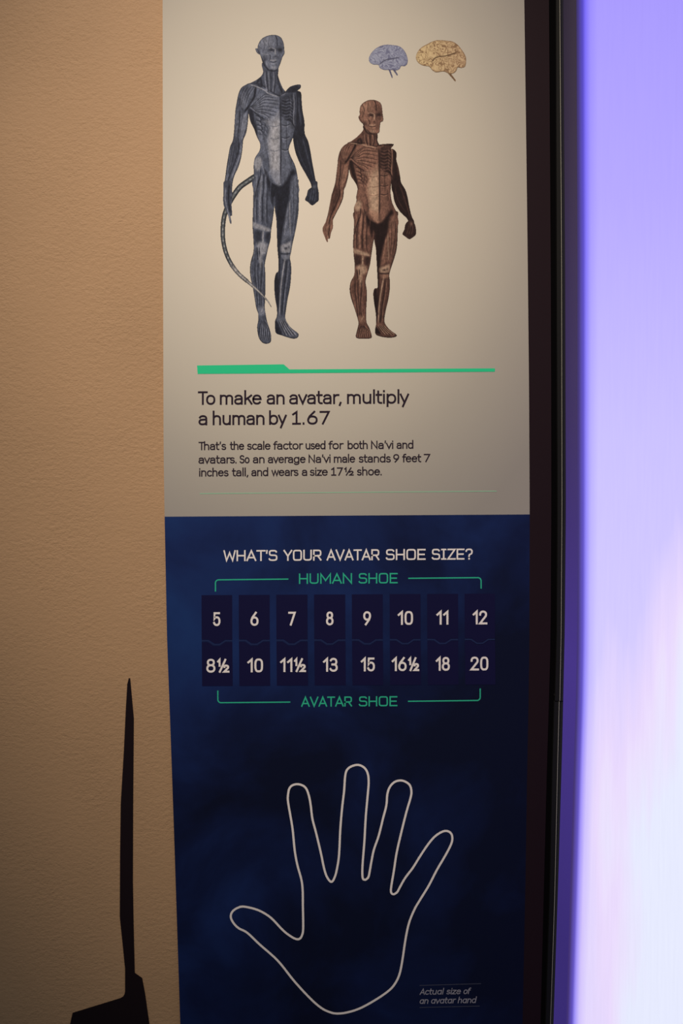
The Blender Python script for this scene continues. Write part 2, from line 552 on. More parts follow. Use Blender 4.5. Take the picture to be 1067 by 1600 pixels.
# ------------------------------------------------------------------ exhibition panel
TOP, BOT, SPLIT = -300, 1980, 805.5
EL = [(0, 254), (400, 254.6), (700, 255.5), (800, 257), (1000, 261), (1150, 266.6), (1300, 271.8), (1450, 276.7), (1600, 281.6)]
ER = [(0, 819), (200, 821.8), (400, 824.3), (600, 826.4), (800, 827.5), (1000, 827), (1100, 825.6), (1200, 823.6), (1400, 820.5), (1600, 816.3)]
EM = [(0, 857.6), (200, 859), (400, 860.4), (600, 861.2), (800, 861.4), (1000, 860.2), (1100, 857.5), (1200, 854.5), (1400, 849.5), (1600, 844.5)]


def sh(tbl, d): return [(y, x + d) for y, x in tbl]


panel = bpy.data.objects.new('exhibition_panel', None)
COL.objects.link(panel)
tag(panel, 'tall cream and navy printed exhibition panel with two standing muscle figures and a hand outline', 'sign')


def sheet(name, y0l, y0r, y1l, y1r, mat):
    n = 26
    t = np.linspace(0, 1, n)
    yl = y0l + (y1l - y0l) * t; yr = y0r + (y1r - y0r) * t
    Lp = at(interp(EL, yl), yl, 0.0); Rp = at(interp(ER, yr), yr, 0.0)
    Lb = Lp.copy(); Rb = Rp.copy(); Lb[:, 1] = Rb[:, 1] = 0.0035
    v = []; f = []
    for i in range(n): v += [Lp[i], Rp[i], Rb[i], Lb[i]]
    for i in range(n - 1):
        a = i * 4; b = a + 4
        for k in range(4):
            k2 = (k + 1) % 4
            f.append((a + k, b + k, b + k2, a + k2))
    f.append((0, 1, 2, 3)); e = (n - 1) * 4; f.append((e + 3, e + 2, e + 1, e))
    return meshobj(name, v, f, mat, panel)


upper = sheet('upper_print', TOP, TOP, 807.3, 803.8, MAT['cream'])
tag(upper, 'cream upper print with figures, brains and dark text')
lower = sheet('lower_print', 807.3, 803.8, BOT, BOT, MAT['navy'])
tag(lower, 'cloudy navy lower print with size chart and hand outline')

Y1, Y2 = -0.0003, -0.0006

# green rule, thin line
crop = lambda pts, ox, oy, s: [(ox + x / s, oy + y / s) for x, y in pts]
tag(flat_poly('green_rule', crop([(38, 45), (327, 41), (346, 58), (1031, 54.5), (1031, 65.5), (40, 73)], 290, 550, 2.134), Y1, MAT['green'], upper), 'green bar stepping down to a thin rule')
tag(strokes('thin_rule', [([(312.5, 771.2), (775.5, 767.4)], False)], 1.0, Y1, MAT['green_pale'], upper), 'pale green hairline')

# headline
P = []
s = -0.006
for chars, a, b in [('To', 309.2, 336.4), ('make', 343.4, 408.6), ('an', 416.5, 444.6), ('avatar,', 451.7, 533.7), ('multiply', 542.1, 639.1)]:
    P += word(chars, a, b, 632.6 + s * (a - 309), 21.2, 2.95, s)
for chars, a, b in [('a', 310, 323.7), ('human', 332.2, 413.2), ('by', 420.3, 448), ('!.67', 456.4, 515)]:
    P += word(chars, a, b, 664.4 + s * (a - 309), 21.2, 2.95, s)
tag(strokes('headline', P, 2.95, Y1, MAT['ink_dark'], upper), 'large dark headline in two lines')
P = []
B = [(703.3, "That's the scale factor used for both Na'vi and", [310.1, 353.3, 358.9, 381.4, 386, 422.6, 426.8, 473.2, 477.4, 508.4, 513, 536.5, 543, 574.4, 579.6, 614.3, 619.4, 645.7]),
     (724.4, "avatars. So an average Na'vi male stands 9 feet 7", [310, 369.7, 374.3, 389.8, 395, 413.2, 418.4, 477.4, 482, 516.3, 521.5, 554.8, 560.4, 610.5, 614.3, 623.6, 628.3, 657.9, 662, 672]),
     (744.6, "inches tall, and wears a size !7½ shoe.", [311, 357, 362.2, 388, 392.6, 418.9, 424, 466.2, 471.4, 479.8, 484, 512, 517.3, 552.9, 557.6, 596.5])]
for base, txt, xs in B:
    for i, w_ in enumerate(txt.split(' ')):
        P += word(w_, xs[2 * i], xs[2 * i + 1], base - 0.0065 * (xs[2 * i] - 310), 12.9, 1.85, -0.0065)
tag(strokes('body_text', P, 1.85, Y1, MAT['ink_dark'], upper), 'three lines of small dark text')

# chart titles and brackets
P = []
for t_, a, b in [("WHAT'S", 349, 433.4), ('YOUR', 442.8, 502.3), ('AVATAR', 510.2, 592.7), ('SHOE', 602.6, 664.9), ('SIZE?', 674.3, 738.5)]:
    P += word(caps(t_), a, b, 877.0 - 0.007 * (a - 349), 17.2, 2.4, -0.007, gap=.27)
tag(strokes('chart_title', P, 2.4, Y1, MAT['white'], lower), 'white capital title line')


def bracket(name, pts, label):
    tag(strokes(name, [(pts, False)], 1.9, Y1, MAT['green_text'], lower, caps=False), label)


def corner(cx, cy, r, a0, a1):
    return [(cx + r * math.cos(math.radians(a)), cy - r * math.sin(math.radians(a))) for a in np.linspace(a0, a1, 7)]


for nm, parts, base, cap, lab in [('human_shoe_heading', [('HUMAN', 467, 550), ('SHOE', 560, 621.3)], 912.4, 16.3, 'green capital heading above the size cells'),
                                  ('lower_shoe_heading', [('AVATAR', 470.4, 550), ('SHOE', 560.4, 620.8)], 1104.4, 15.8, 'green capital heading below the size cells')]:
    P = []
    for t_, a, b in parts:
        P += word(caps(t_), a, b, base - 0.006 * (a - 467), cap, 2.15, -0.006, gap=.27)
    tag(strokes(nm, P, 2.15, Y1, MAT['green_text'], lower), lab)
bracket('bracket', [(336.6, 924.3)] + corner(341.6, 911, 5, 180, 90) + [(450.5, 904.8)], 'green bracket')
bracket('bracket', [(637.8, 903.6)] + corner(746.6, 907.6, 5, 90, 0) + [(751.6, 919.8)], 'green bracket')
bracket('bracket', [(340.3, 1079)] + corner(345.3, 1093, 5, 180, 270) + [(453.6, 1097)], 'green bracket')
bracket('bracket', [(637.3, 1095.8)] + corner(745.2, 1089.5, 5, 270, 360) + [(750.2, 1075.7)], 'green bracket')

cells = [(314.8, 362.6), (373, 421.2), (431.5, 480.3), (490.6, 539.3), (549.6, 597.9), (608.7, 656.9), (667.2, 715.5), (725.8, 773.1)]
n1s = [('5', 332.6, 344.4), ('6', 391.2, 403.9), ('7', 450.3, 462), ('8', 509.3, 521), ('9', 567.4, 579.6), ('10', 621.3, 645.2), ('11', 681.8, 700.5), ('12', 738.5, 761)]
n2s = [('8/', 322.3, 358.4), ('10', 386.5, 410.9), ('11/', 437.6, 478), ('13', 504.6, 527.6), ('15', 563.7, 585.7), ('16/', 612, 655), ('18', 680.8, 702.8), ('20', 735, 763)]
for i, (a, b) in enumerate(cells):
    k = -0.0055 * (a - 314); m_ = (a + b) / 2; lx = i * .15
    top = 930 + k; mid = 999.5 + k; bot = 1072 + k
    flat_poly('size_cell', [(a, top), (b, top - .2), (b + .2, mid), (m_ + 13, mid), (m_ + 4, mid + 6), (m_ - 4, mid + 6), (m_ - 13, mid), (a + .3, mid)], Y1, MAT['cell'], lower)
    flat_poly('size_cell', [(a + .4, mid + 3.6), (m_ - 14, mid + 3.6), (m_ - 5, mid + 9.6), (m_ + 5, mid + 9.6), (m_ + 14, mid + 3.6), (b + .3, mid + 3.6), (b + .9, bot - .2), (a + 1, bot)], Y1, MAT['cell'], lower)
    strokes('notch_line', [([(a + .4, mid + 1.8), (m_ - 13.5, mid + 1.8), (m_ - 4.5, mid + 7.8), (m_ + 4.5, mid + 7.8), (m_ + 13.5, mid + 1.8), (b, mid + 1.8)], False)], 2.4, Y1 * 1.3, MAT['notch'], lower, caps=False)
    ch, x0, x1 = n1s[i]
    strokes('size_number', word(ch, x0, x1, 978.2 + k * 1.15, 21.6, 3.1, 0, gap=.26), 3.1, Y2, MAT['white'], lower)
    ch, x0, x1 = n2s[i]
    strokes('size_number', word(ch, x0, x1, 1051.0 + k * 1.5, 21.6, 3.1, 0, gap=.26), 3.1, Y2, MAT['white'], lower)

# hand outline
HP = [(268, 165), (266, 195), (275, 250), (284, 305), (292, 385), (302, 440), (317, 495), (322, 535), (323, 600), (324, 680), (319, 708), (308, 721), (290, 718), (262, 700), (240, 680), (212, 650), (188, 630), (150, 610), (100, 598), (75, 603), (55, 618), (50, 638), (60, 660), (80, 680), (112, 697), (160, 742), (228, 803), (290, 880), (350, 945), (390, 980), (420, 996), (450, 1003), (490, 999), (540, 983), (600, 950), (650, 915), (675, 885), (690, 850), (700, 800), (712, 720), (725, 660), (745, 610), (765, 575), (800, 518), (830, 460), (865, 400), (885, 360), (889, 335), (882, 318), (865, 311), (845, 317), (820, 335), (795, 365), (765, 410), (740, 450), (710, 490), (690, 525), (680, 543), (666, 551), (657, 543), (658, 520), (668, 460), (678, 395), (695, 320), (715, 240), (731, 185), (734, 160), (728, 138), (712, 125), (692, 120), (670, 126), (652, 145), (643, 172), (639, 215), (627, 262), (610, 330), (592, 382), (582, 430), (573, 480), (566, 492), (557, 496), (549, 487), (549, 440), (556, 350), (561, 260), (568, 180), (572, 130), (569, 95), (556, 72), (533, 61), (508, 66), (490, 80), (483, 105), (479, 160), (472, 220), (465, 300), (460, 400), (453, 450), (444, 485), (432, 504), (418, 492), (405, 460), (390, 390), (372, 315), (359, 265), (352, 210), (345, 175), (335, 150), (320, 138), (300, 134), (282, 139), (272, 150)]
hp = smooth(crop(HP, 340, 1170, 2.425), True, 5)
tag(strokes('hand_outline', [(hp, True)], 3.3, Y1, MAT['hand'], lower), 'white outline of a large open hand')

P = []
for t_, a, b, base in [('Actu@l', 655.5, 692, 1554.4), ('size', 697, 719.4, 1553.7), ('of', 723.5, 734, 1553.3), ('@n', 655.2, 668.5, 1568.6), ('@v@t@r', 673, 711, 1568.2), ('h@nd', 715, 743, 1567.6)]:
    P += word(t_, a, b, base, 9.6, 1.35, -0.015, slant=.22)
tag(strokes('hand_caption', P, 1.35, Y1, MAT['grey'], lower), 'small grey italic caption in two lines')
tag(strokes('caption_rule', [([(655.9, 1539.8), (751, 1537)], False), ([(655.9, 1574.2), (749, 1572)], False)], .9, Y1, MAT['grey_dim'], lower), 'two faint hairlines')


# ------------------------------------------------------------------ painted illustrations (flat print)
rs = np.random.RandomState(7)


def vnoise(x, y, seed):
    r = np.random.RandomState(seed).rand(256, 256)
    xi = np.floor(x).astype(int); yi = np.floor(y).astype(int)
    fx = x - xi; fy = y - yi
    fx = fx * fx * (3 - 2 * fx); fy = fy * fy * (3 - 2 * fy)
    q = lambda a, b: r[a % 256, b % 256]
    return (q(xi, yi) * (1 - fx) + q(xi + 1, yi) * fx) * (1 - fy) + (q(xi, yi + 1) * (1 - fx) + q(xi + 1, yi + 1) * fx) * fy


class Canvas:
    """a raster of ink dots; every covered dot becomes a small face of the printed illustration"""

    def __init__(s, x0, y0, x1, y1, cell=0.5):
        s.x0, s.y0, s.cell = x0, y0, cell
        s.nx = int((x1 - x0) / cell); s.ny = int((y1 - y0) / cell)
        s.X, s.Y = np.meshgrid(x0 + (np.arange(s.nx) + .5) * cell, y0 + (np.arange(s.ny) + .5) * cell)
        s.rgb = np.zeros((s.ny, s.nx, 3)); s.cov = np.zeros((s.ny, s.nx), bool)

    def _win(s, P, pad):
        a = max(0, int((P[:, 0].min() - pad - s.x0) / s.cell)); b = min(s.nx, int((P[:, 0].max() + pad - s.x0) / s.cell) + 2)
        c = max(0, int((P[:, 1].min() - pad - s.y0) / s.cell)); d = min(s.ny, int((P[:, 1].max() + pad - s.y0) / s.cell) + 2)
        return slice(c, d), slice(a, b)

    def inside(s, P, w):
        X_, Y_ = s.X[w], s.Y[w]
        r = np.zeros(X_.shape, bool)
        n = len(P)
        for i in range(n):
            x1, y1 = P[i]; x2, y2 = P[(i + 1) % n]
            if y1 == y2: continue
            c = ((y1 > Y_) != (y2 > Y_)) & (X_ < (x2 - x1) * (Y_ - y1) / (y2 - y1) + x1)
            r ^= c
        return r

    def dist(s, P, w, closed=False):
        X_, Y_ = s.X[w], s.Y[w]
        D = np.full(X_.shape, 1e9); T = np.zeros(X_.shape)
        n = len(P); m = n if closed else n - 1
        for i in range(m):
            a = P[i]; b = P[(i + 1) % n]; d = b - a; L = max(d @ d, 1e-9)
            t = np.clip(((X_ - a[0]) * d[0] + (Y_ - a[1]) * d[1]) / L, 0, 1)
            q = np.hypot(X_ - a[0] - t * d[0], Y_ - a[1] - t * d[1])
            k = q < D
            D[k] = q[k]; T[k] = ((i + t) / m)[k]
        return D, T

    def fill(s, pts, col, sil=False, a=1.0, soft=0.0):
        P = smooth(pts, True, 4)
        w = s._win(P, soft + 1)
        m = s.inside(P, w)
        if sil:
            s.cov[w] |= m; al = m * a
        elif soft:
            D, _ = s.dist(P, w, True)
            sd = np.where(m, D, -D)
            al = np.clip(sd / soft * .5 + .5, 0, 1) * a
        else: al = m * a
        s.rgb[w] = s.rgb[w] * (1 - al[..., None]) + np.array(col) * al[..., None]

    def line(s, pts, col, wd, a=1.0, w2=None, sil=False):
        P = smooth(pts, False, 5) if len(pts) > 2 else np.array(pts, float)
        w = s._win(P, max(wd, w2 or 0) + 1)
        D, T = s.dist(P, w)
        ww = wd if w2 is None else wd + (w2 - wd) * T
        if sil:
            m = D < ww / 2; s.cov[w] |= m; al = m * a
        else:
            fall = np.clip(1 - D / np.maximum(ww, .01), 0, 1)
            taper = np.clip(np.minimum(T, 1 - T) * 6 + .35, 0, 1)
            al = fall * fall * (3 - 2 * fall) * a * taper
        s.rgb[w] = s.rgb[w] * (1 - al[..., None]) + np.array(col) * al[..., None]

    def blob(s, c, rx, ry, col, a=1.0):
        d = ((s.X - c[0]) / rx) ** 2 + ((s.Y - c[1]) / ry) ** 2
        al = np.exp(-d * 1.2) * a
        s.rgb = s.rgb * (1 - al[..., None]) + np.array(col) * al[..., None]

    def build(s, name, parent, label, k=1.0):
        idx = -np.ones((s.ny + 1, s.nx + 1), int)
        jj, ii = np.nonzero(s.cov)
        use = np.zeros((s.ny + 1, s.nx + 1), bool)
        for dj in (0, 1):
            for di in (0, 1): use[jj + dj, ii + di] = True
        vj, vi = np.nonzero(use)
        idx[vj, vi] = np.arange(len(vj))
        co = at(s.x0 + vi * s.cell, s.y0 + vj * s.cell, Y1)
        fc = np.stack([idx[jj, ii], idx[jj + 1, ii], idx[jj + 1, ii + 1], idx[jj, ii + 1]], 1)
        me = bpy.data.meshes.new(name)
        me.vertices.add(len(co)); me.vertices.foreach_set('co', co.ravel())
        n = len(fc)
        me.loops.add(n * 4); me.loops.foreach_set('vertex_index', fc.ravel())
        me.polygons.add(n)
        me.polygons.foreach_set('loop_start', np.arange(n) * 4)
        me.polygons.foreach_set('loop_total', np.full(n, 4))
        me.update(calc_edges=True)
        at_ = me.attributes.new('print', 'FLOAT_COLOR', 'FACE')
        alb = np.clip(lin(np.clip(s.rgb[jj, ii], 0, 255)) / (ILL * k), 0, .9)
        at_.data.foreach_set('color', np.concatenate([alb, np.ones((n, 1))], 1).ravel())
        return tag(link(name, me, MAT['attr'], parent), label)


def figure(name, ox, oy, sc, sil, ymap, pal, tail, label, box):
    cv = Canvas(*box)
    ka, kb = [a for a, b in ymap], [b for a, b in ymap]
    own = lambda pts: np.array([(ox + x / sc, oy + y / sc) for x, y in pts])            # outlines, own crop space
    U = lambda pts: np.array([(ox + x / sc, oy + float(np.interp(y, ka, kb)) / sc) for x, y in pts])   # shared features
    dk, md, lt, hi = [np.array(c, float) for c in pal]
    mix = lambda a, b, t: a * (1 - t) + b * t
    u = 1 / sc
    if tail:
        tc = own([(x, y + 1404) for x, y in [(400, -32), (378, -20), (320, 18), (250, 70), (195, 145), (148, 230), (115, 320), (102, 420), (103, 520), (122, 620), (162, 720), (232, 820), (312, 892)]])
        cv.line(tc, (44, 46, 50), 50 * u, 1, 32 * u, sil=True)
        cv.line(tc, (112, 112, 110), 22 * u, .95, 15 * u)
    P_ = {k: own(v) for k, v in sil.items()}
    order = ['arm_l', 'fist', 'leg_l', 'leg_r', 'neck', 'torso', 'arm_r', 'hand', 'ear', 'head']
    cols = dict(arm_l=mix(dk, md, .10), fist=mix(dk, md, .25), leg_l=mix(md, dk, .35), leg_r=mix(md, dk, .15), torso=md, neck=mix(md, dk, .2), arm_r=md, hand=mix(md, lt, .3), ear=mix(md, lt, .3), head=mix(md, lt, .35))
    for k in order:
        cv.fill(P_[k], cols[k], sil=True)
        if k in ('arm_r', 'torso', 'head', 'leg_r', 'leg_l'):
            Q = P_[k]
            if k == 'torso':                      # the trunk's lower border melts into the thighs
                lim = oy + float(np.interp(1450, ka, kb)) / sc
                st = int(np.argmax(Q[:, 1])); Q = np.roll(Q, -st, 0); Q = Q[Q[:, 1] < lim]
            else: Q = np.vstack([Q, Q[:1]])
            cv.line(Q, dk, 10 * u, .6)
    ln = lambda pts, col, w, a=1.0, w2=None: cv.line(U(pts), col, w * u, a, None if w2 is None else w2 * u)
    bl = lambda x, y, rx, ry, col, a: cv.blob(U([(x, y)])[0], rx * u, ry * u, col, a)
    fi = lambda pts, col, a=1.0, soft=6: cv.fill(U(pts), col, a=a, soft=soft * u)
    # dark hollow between arm and ribs, shoulder
    fi([(330, 800), (360, 800), (385, 900), (420, 1070), (400, 1030), (350, 905)], dk, .9, 8)
    ln([(388, 600), (378, 680), (335, 755), (290, 815)], dk, 16, .95)
    for dx, a in ((0, .5), (28, .45), (58, .4), (85, .4)):
        ln([(300 + dx * .9, 590), (262 + dx * .8, 660), (250 + dx * .6, 740), (275 + dx * .25, 800)], dk, 6, a)
        ln([(308 + dx * .9, 595), (272 + dx * .8, 665), (262 + dx * .6, 735), (280 + dx * .25, 790)], lt, 6, a)
    fi([(262, 650), (285, 640), (300, 700), (280, 780), (258, 740)], lt, .4, 16)
    # upper arm and forearm of the near arm
    fi([(290, 830), (318, 850), (305, 960), (270, 1050), (250, 1000), (262, 900)], lt, .55, 16)
    fi([(215, 820), (240, 800), (245, 900), (225, 1010), (205, 1000)], lt, .35, 14)
    ln([(250, 790), (248, 900), (235, 1010), (238, 1080)], dk, 9, .8)
    ln([(280, 820), (262, 920), (245, 1040)], dk, 5, .55)
    ln([(320, 830), (318, 930), (290, 1010), (275, 1070)], dk, 7, .5)
    fi([(190, 1080), (235, 1060), (238, 1150), (200, 1280), (165, 1360), (160, 1240)], mix(md, dk, .5), .8, 16)
    ln([(240, 1080), (240, 1150), (205, 1260), (160, 1380), (140, 1480)], dk, 9, .85)
    ln([(262, 1090), (256, 1180), (220, 1280), (175, 1400)], lt, 9, .7)
    ln([(170, 1120), (160, 1220), (145, 1330), (132, 1450)], lt, 8, .6)
    ln([(200, 1100), (180, 1200), (165, 1300)], lt, 4, .5)
    ln([(150, 1480), (140, 1600), (150, 1680)], dk, 8, .7)
    ln([(128, 1480), (122, 1580), (140, 1660)], lt, 7, .7)
    # chest
    pec = [(340, 765), (390, 690), (440, 650), (520, 668), (592, 695), (600, 790), (572, 850), (510, 878), (440, 840), (375, 800)]
    fi(pec, mix(md, lt, .25), .9, 8)
    for ex, ey in ((500, 662), (560, 690), (592, 718), (596, 750), (597, 785), (590, 820), (560, 850), (510, 868)):
        ln([(345, 768), (400 + (ex - 500) * .1, 735 + (ey - 700) * .45), (470, 725 + (ey - 740) * .85), (ex, ey)], dk, 5.5, .6)
        ln([(350, 776), (405 + (ex - 500) * .1, 747 + (ey - 700) * .45), (472, 738 + (ey - 740) * .85), (ex - 3, ey + 12)], lt, 5.5, .5)
    ln([(350, 795), (430, 855), (500, 890), (570, 868), (603, 820)], dk, 9, .75)
    # collar bone
    ln([(330, 572), (400, 592), (470, 625), (500, 650), (590, 682)], hi, 8, .75)
    ln([(400, 560), (430, 520), (440, 585), (400, 570)], dk, 18, .8)
    ln([(610, 672), (650, 650), (700, 600)], lt, 8, .8)
    fi([(650, 640), (690, 592), (750, 575), (782, 582), (778, 606), (740, 640), (690, 645)], dk, .85, 8)
    ln([(700, 588), (750, 578), (778, 590)], md, 6, .7)
    fi([(612, 690), (700, 600), (780, 600), (745, 700), (745, 900), (690, 1120), (740, 1290), (765, 1500), (612, 1500)], dk, .28, 30)
    fi([(330, 620), (300, 600), (240, 680), (222, 800), (205, 980), (165, 1130), (130, 1330), (120, 1480), (150, 1300), (200, 1090), (232, 900), (262, 760)], dk, .25, 26)
    # opened far half of the chest
    fi([(612, 700), (650, 670), (720, 650), (742, 700), (740, 860), (735, 980), (700, 890), (660, 870), (615, 840)], mix(md, dk, .62), .9, 10)
    for k in range(7):
        y = 700 + k * 27
        ln([(618, y), (655, y + 10), (690, y + 2), (715, y + 24)], mix(md, lt, .35), 5, .55)
        ln([(618, y + 12), (655, y + 23), (690, y + 15), (715, y + 36)], dk, 7, .7)
    ln([(722, 650), (728, 760), (722, 870), (728, 960)], lt, 9, .75)
    ln([(690, 660), (700, 760), (690, 860)], lt, 5, .4)
    ln([(615, 835), (650, 878), (700, 895), (735, 960)], dk, 10, .85)
    # ribs and serratus of the near side
    for k in range(5):
        y = 845 + k * 40; x = 388 + k * 6
        ln([(x, y), (x + 30, y + 8), (x + 50, y + 34), (x + 40, y + 52)], dk, 7, .65)
        ln([(x + 4, y + 14), (x + 26, y + 20), (x + 38, y + 40)], lt, 9, .55)
    for k in range(4):
        y = 880 + k * 42
        ln([(440 + k * 4, y), (480, y + 14), (500 - k * 3, y + 42)], mix(dk, md, .4), 6, .6)
        ln([(445 + k * 4, y + 12), (474, y + 24), (488 - k * 3, y + 46)], lt, 7, .5)
    # belly
    fi([(600, 830), (560, 850), (500, 880), (470, 890), (510, 960), (490, 1060), (492, 1140), (510, 1210), (515, 1340), (560, 1420), (602, 1455), (606, 1200)], mix(lt, hi, .2), .85, 16)
    fi([(560, 900), (598, 900), (600, 1120), (598, 1340), (530, 1310), (520, 1170), (510, 1060), (530, 950)], hi, .75, 24)
    fi([(618, 880), (660, 890), (705, 930), (705, 1030), (672, 1130), (690, 1230), (690, 1330), (618, 1450)], mix(md, lt, .25), .8, 14)
    for y in (925, 1035, 1140):
        ln([(618, y), (655, y + 8), (690, y - 6)], dk, 7, .7)
        ln([(618, y + 12), (655, y + 20), (688, y + 6)], lt, 7, .55)
        ln([(515, y + 10), (560, y + 18), (600, y + 4)], mix(md, dk, .3), 6, .55)
    ln([(604, 690), (608, 850), (611, 1050), (610, 1250), (606, 1440)], dk, 10, .9)
    ln([(658, 900), (660, 1120)], dk, 6, .5)
    ln([(480, 900), (462, 1000), (470, 1100), (495, 1210), (508, 1330)], mix(md, dk, .6), 10, .6)
    fi([(400, 1020), (460, 1010), (485, 1100), (490, 1210), (440, 1230), (400, 1200), (430, 1120)], mix(md, lt, .35), .6, 14)
    fi([(382, 1235), (420, 1210), (445, 1245), (432, 1310), (400, 1330), (378, 1290)], hi, .75, 12)
    ln([(440, 1240), (462, 1330), (520, 1420), (590, 1460)], lt, 8, .7)
    fi([(515, 1330), (600, 1340), (605, 1450), (560, 1425)], lt, .6, 12)
    # dark hollow below the belly and between the thighs
    fi([(468, 1318), (505, 1400), (560, 1448), (606, 1466), (650, 1430), (712, 1322), (735, 1350), (700, 1450), (690, 1560), (640, 1800), (612, 2000), (600, 2120), (582, 2100), (578, 1900), (572, 1700), (556, 1560), (540, 1640), (522, 1560), (490, 1440)], dk, .95, 12)
    # near thigh
    for x0, x1, c, w, a in ((398, 388, lt, 10, .55), (415, 402, dk, 8, .6), (440, 428, lt, 17, .75), (462, 452, dk, 9, .75), (480, 475, lt, 9, .5), (500, 492, dk, 9, .6), (525, 512, md, 10, .6)):
        ln([(x0, 1360), (x0 - 4, 1480), (x1 - 3, 1620), (x1, 1790)], c, w, a)
    ln([(435, 1300), (430, 1380), (400, 1480), (382, 1600)], dk, 8, .8)
    fi([(368, 1782), (420, 1800), (512, 1838), (508, 1868), (440, 1850), (372, 1828)], hi, .7, 10)
    fi([(380, 1862), (430, 1860), (438, 1920), (420, 1965), (388, 1950)], mix(dk, md, .25), .85, 14)
    fi([(478, 1880), (515, 1870), (518, 1910), (500, 1960), (480, 1950)], mix(dk, md, .2), .85, 12)
    ln([(455, 1860), (452, 1960)], hi, 14, .75)
    fi([(400, 1970), (450, 1955), (490, 1980), (485, 2040), (450, 2075), (420, 2060)], hi, .7, 16)
    ln([(382, 1990), (378, 2060), (365, 2120)], lt, 8, .6)
    for x in (402, 422):
        ln([(x, 2000), (x + 3, 2070), (x + 8, 2110)], dk, 8, .8)
    fi([(415, 2080), (440, 2070), (452, 2130), (438, 2200), (425, 2150)], hi, .65, 10)
    # near calf
    ln([(360, 2130), (352, 2220), (375, 2360), (398, 2500)], lt, 9, .45)
    for x0, x1, w in ((385, 405, 8), (412, 425, 7), (445, 440, 10)):
        ln([(x0, 2130), (x0 - 2, 2240), (x1 - 6, 2380), (x1 + 4, 2540)], dk, w, .6)
        ln([(x0 + 13, 2140), (x0 + 12, 2240), (x1 + 4, 2380), (x1 + 12, 2520)], mix(md, lt, .6), w - 1, .5)
    fi([(412, 2530), (465, 2520), (478, 2580), (440, 2600), (415, 2590)], lt, .6, 12)
    ln([(462, 2520), (440, 2570)], hi, 7, .6)
    for k in range(6):
        x = 418 + k * 17
        ln([(440 + k * 5, 2640), (x + 6, 2730), (x, 2815)], dk, 6, .75)
        ln([(448 + k * 5, 2640), (x + 14, 2730), (x + 9, 2815)], lt, 6, .7)
    # far thigh
    fi([(705, 1400), (745, 1380), (762, 1450), (760, 1640), (738, 1820), (712, 1930), (690, 1900), (700, 1700), (690, 1560)], mix(md, lt, .3), .75, 16)
    fi([(672, 1630), (692, 1625), (680, 1800), (690, 1900), (650, 1950), (618, 1955), (640, 1800)], mix(md, lt, .35), .8, 12)
    ln([(688, 1600), (690, 1750), (695, 1900)], hi, 8, .6)
    ln([(672, 1640), (655, 1780), (640, 1900)], lt, 8, .5)
    ln([(720, 1450), (722, 1650), (708, 1880)], dk, 6, .45)
    ln([(756, 1450), (754, 1640), (728, 1850)], dk, 8, .5)
    # far knee and shin
    fi([(612, 1985), (660, 1965), (700, 1950), (702, 2000), (690, 2045), (650, 2050), (615, 2040)], hi, .75, 12)
    bl(655, 2010, 15, 12, dk, .7)
    bl(680, 2000, 10, 14, dk, .5)
    ln([(612, 2058), (655, 2062), (695, 2056)], dk, 10, .9)
    fi([(615, 2070), (660, 2064), (696, 2066), (690, 2100), (640, 2110)], lt, .7, 10)
    ln([(648, 2100), (625, 2240), (608, 2400), (598, 2600)], hi, 13, .8, 9)
    ln([(600, 2120), (598, 2260), (588, 2420), (586, 2560)], dk, 12, .8)
    ln([(664, 2110), (650, 2260), (632, 2420), (618, 2600)], dk, 8, .75)
    ln([(680, 2120), (668, 2260), (646, 2420), (632, 2600)], lt, 8, .5)
    fi([(560, 2235), (585, 2230), (590, 2350), (582, 2500), (570, 2460), (556, 2360)], dk, .9, 8)
    fi([(575, 2610), (650, 2620), (690, 2690), (755, 2752), (740, 2790), (650, 2770), (590, 2740)], mix(lt, md, .4), .6, 14)
    fi([(562, 2660), (582, 2660), (610, 2720), (620, 2770), (570, 2750)], dk, .9, 8)
    for k in range(4):
        ln([(590 + k * 16, 2640), (620 + k * 20, 2710), (652 + k * 28, 2780)], dk, 7, .7)
        ln([(600 + k * 16, 2640), (630 + k * 20, 2708), (664 + k * 28, 2776)], hi, 6, .6)
    # far arm and fist
    ln([(770, 680), (772, 800), (790, 930)], md, 14, .5)
    ln([(800, 1040), (830, 1150), (870, 1300), (895, 1400)], md, 12, .4)
    ln([(752, 1050), (780, 1200), (850, 1340)], md, 6, .35)
    bl(905, 1470, 20, 22, lt, .55)
    for k in range(3):
        ln([(880 + k * 18, 1490), (872 + k * 22, 1550), (862 + k * 22, 1600)], md, 7, .55)
    # neck
    for x, c in ((470, lt), (485, dk), (503, lt), (522, dk), (545, lt), (560, dk)):
        ln([(x, 460), (x + 4, 540), (x + 10 - (x - 500) * .35, 640)], c, 8, .65)
    ln([(580, 460), (592, 560), (625, 650)], dk, 16, .75)
    bl(487, 620, 16, 14, lt, .5)
    # head: skull cap, sockets, nose, teeth, ear
    fi([(575, 145), (612, 168), (632, 215), (636, 270), (620, 330), (600, 400), (578, 440), (572, 300)], mix(md, dk, .3), .55, 14)
    ln([(560, 140), (577, 180), (578, 240)], dk, 7, .9)
    bl(480, 200, 55, 45, mix(lt, hi, .3), .5)
    bl(532, 272, 32, 17, dk, .8)
    bl(603, 268, 24, 19, dk, .85)
    ln([(425, 330), (460, 380), (500, 440), (550, 452)], dk, 16, .6)
    ln([(500, 300), (520, 330), (505, 370)], dk, 9, .5)
    ln([(450, 180), (470, 230), (450, 290)], dk, 8, .4)
    ln([(510, 160), (500, 220), (515, 250)], dk, 6, .35)
    bl(530, 285, 9, 5, hi, .5)
    ln([(500, 258), (530, 250), (562, 264)], hi, 7, .5)
    ln([(562, 262), (562, 310)], hi, 10, .7)
    bl(562, 328, 12, 7, dk, .6)
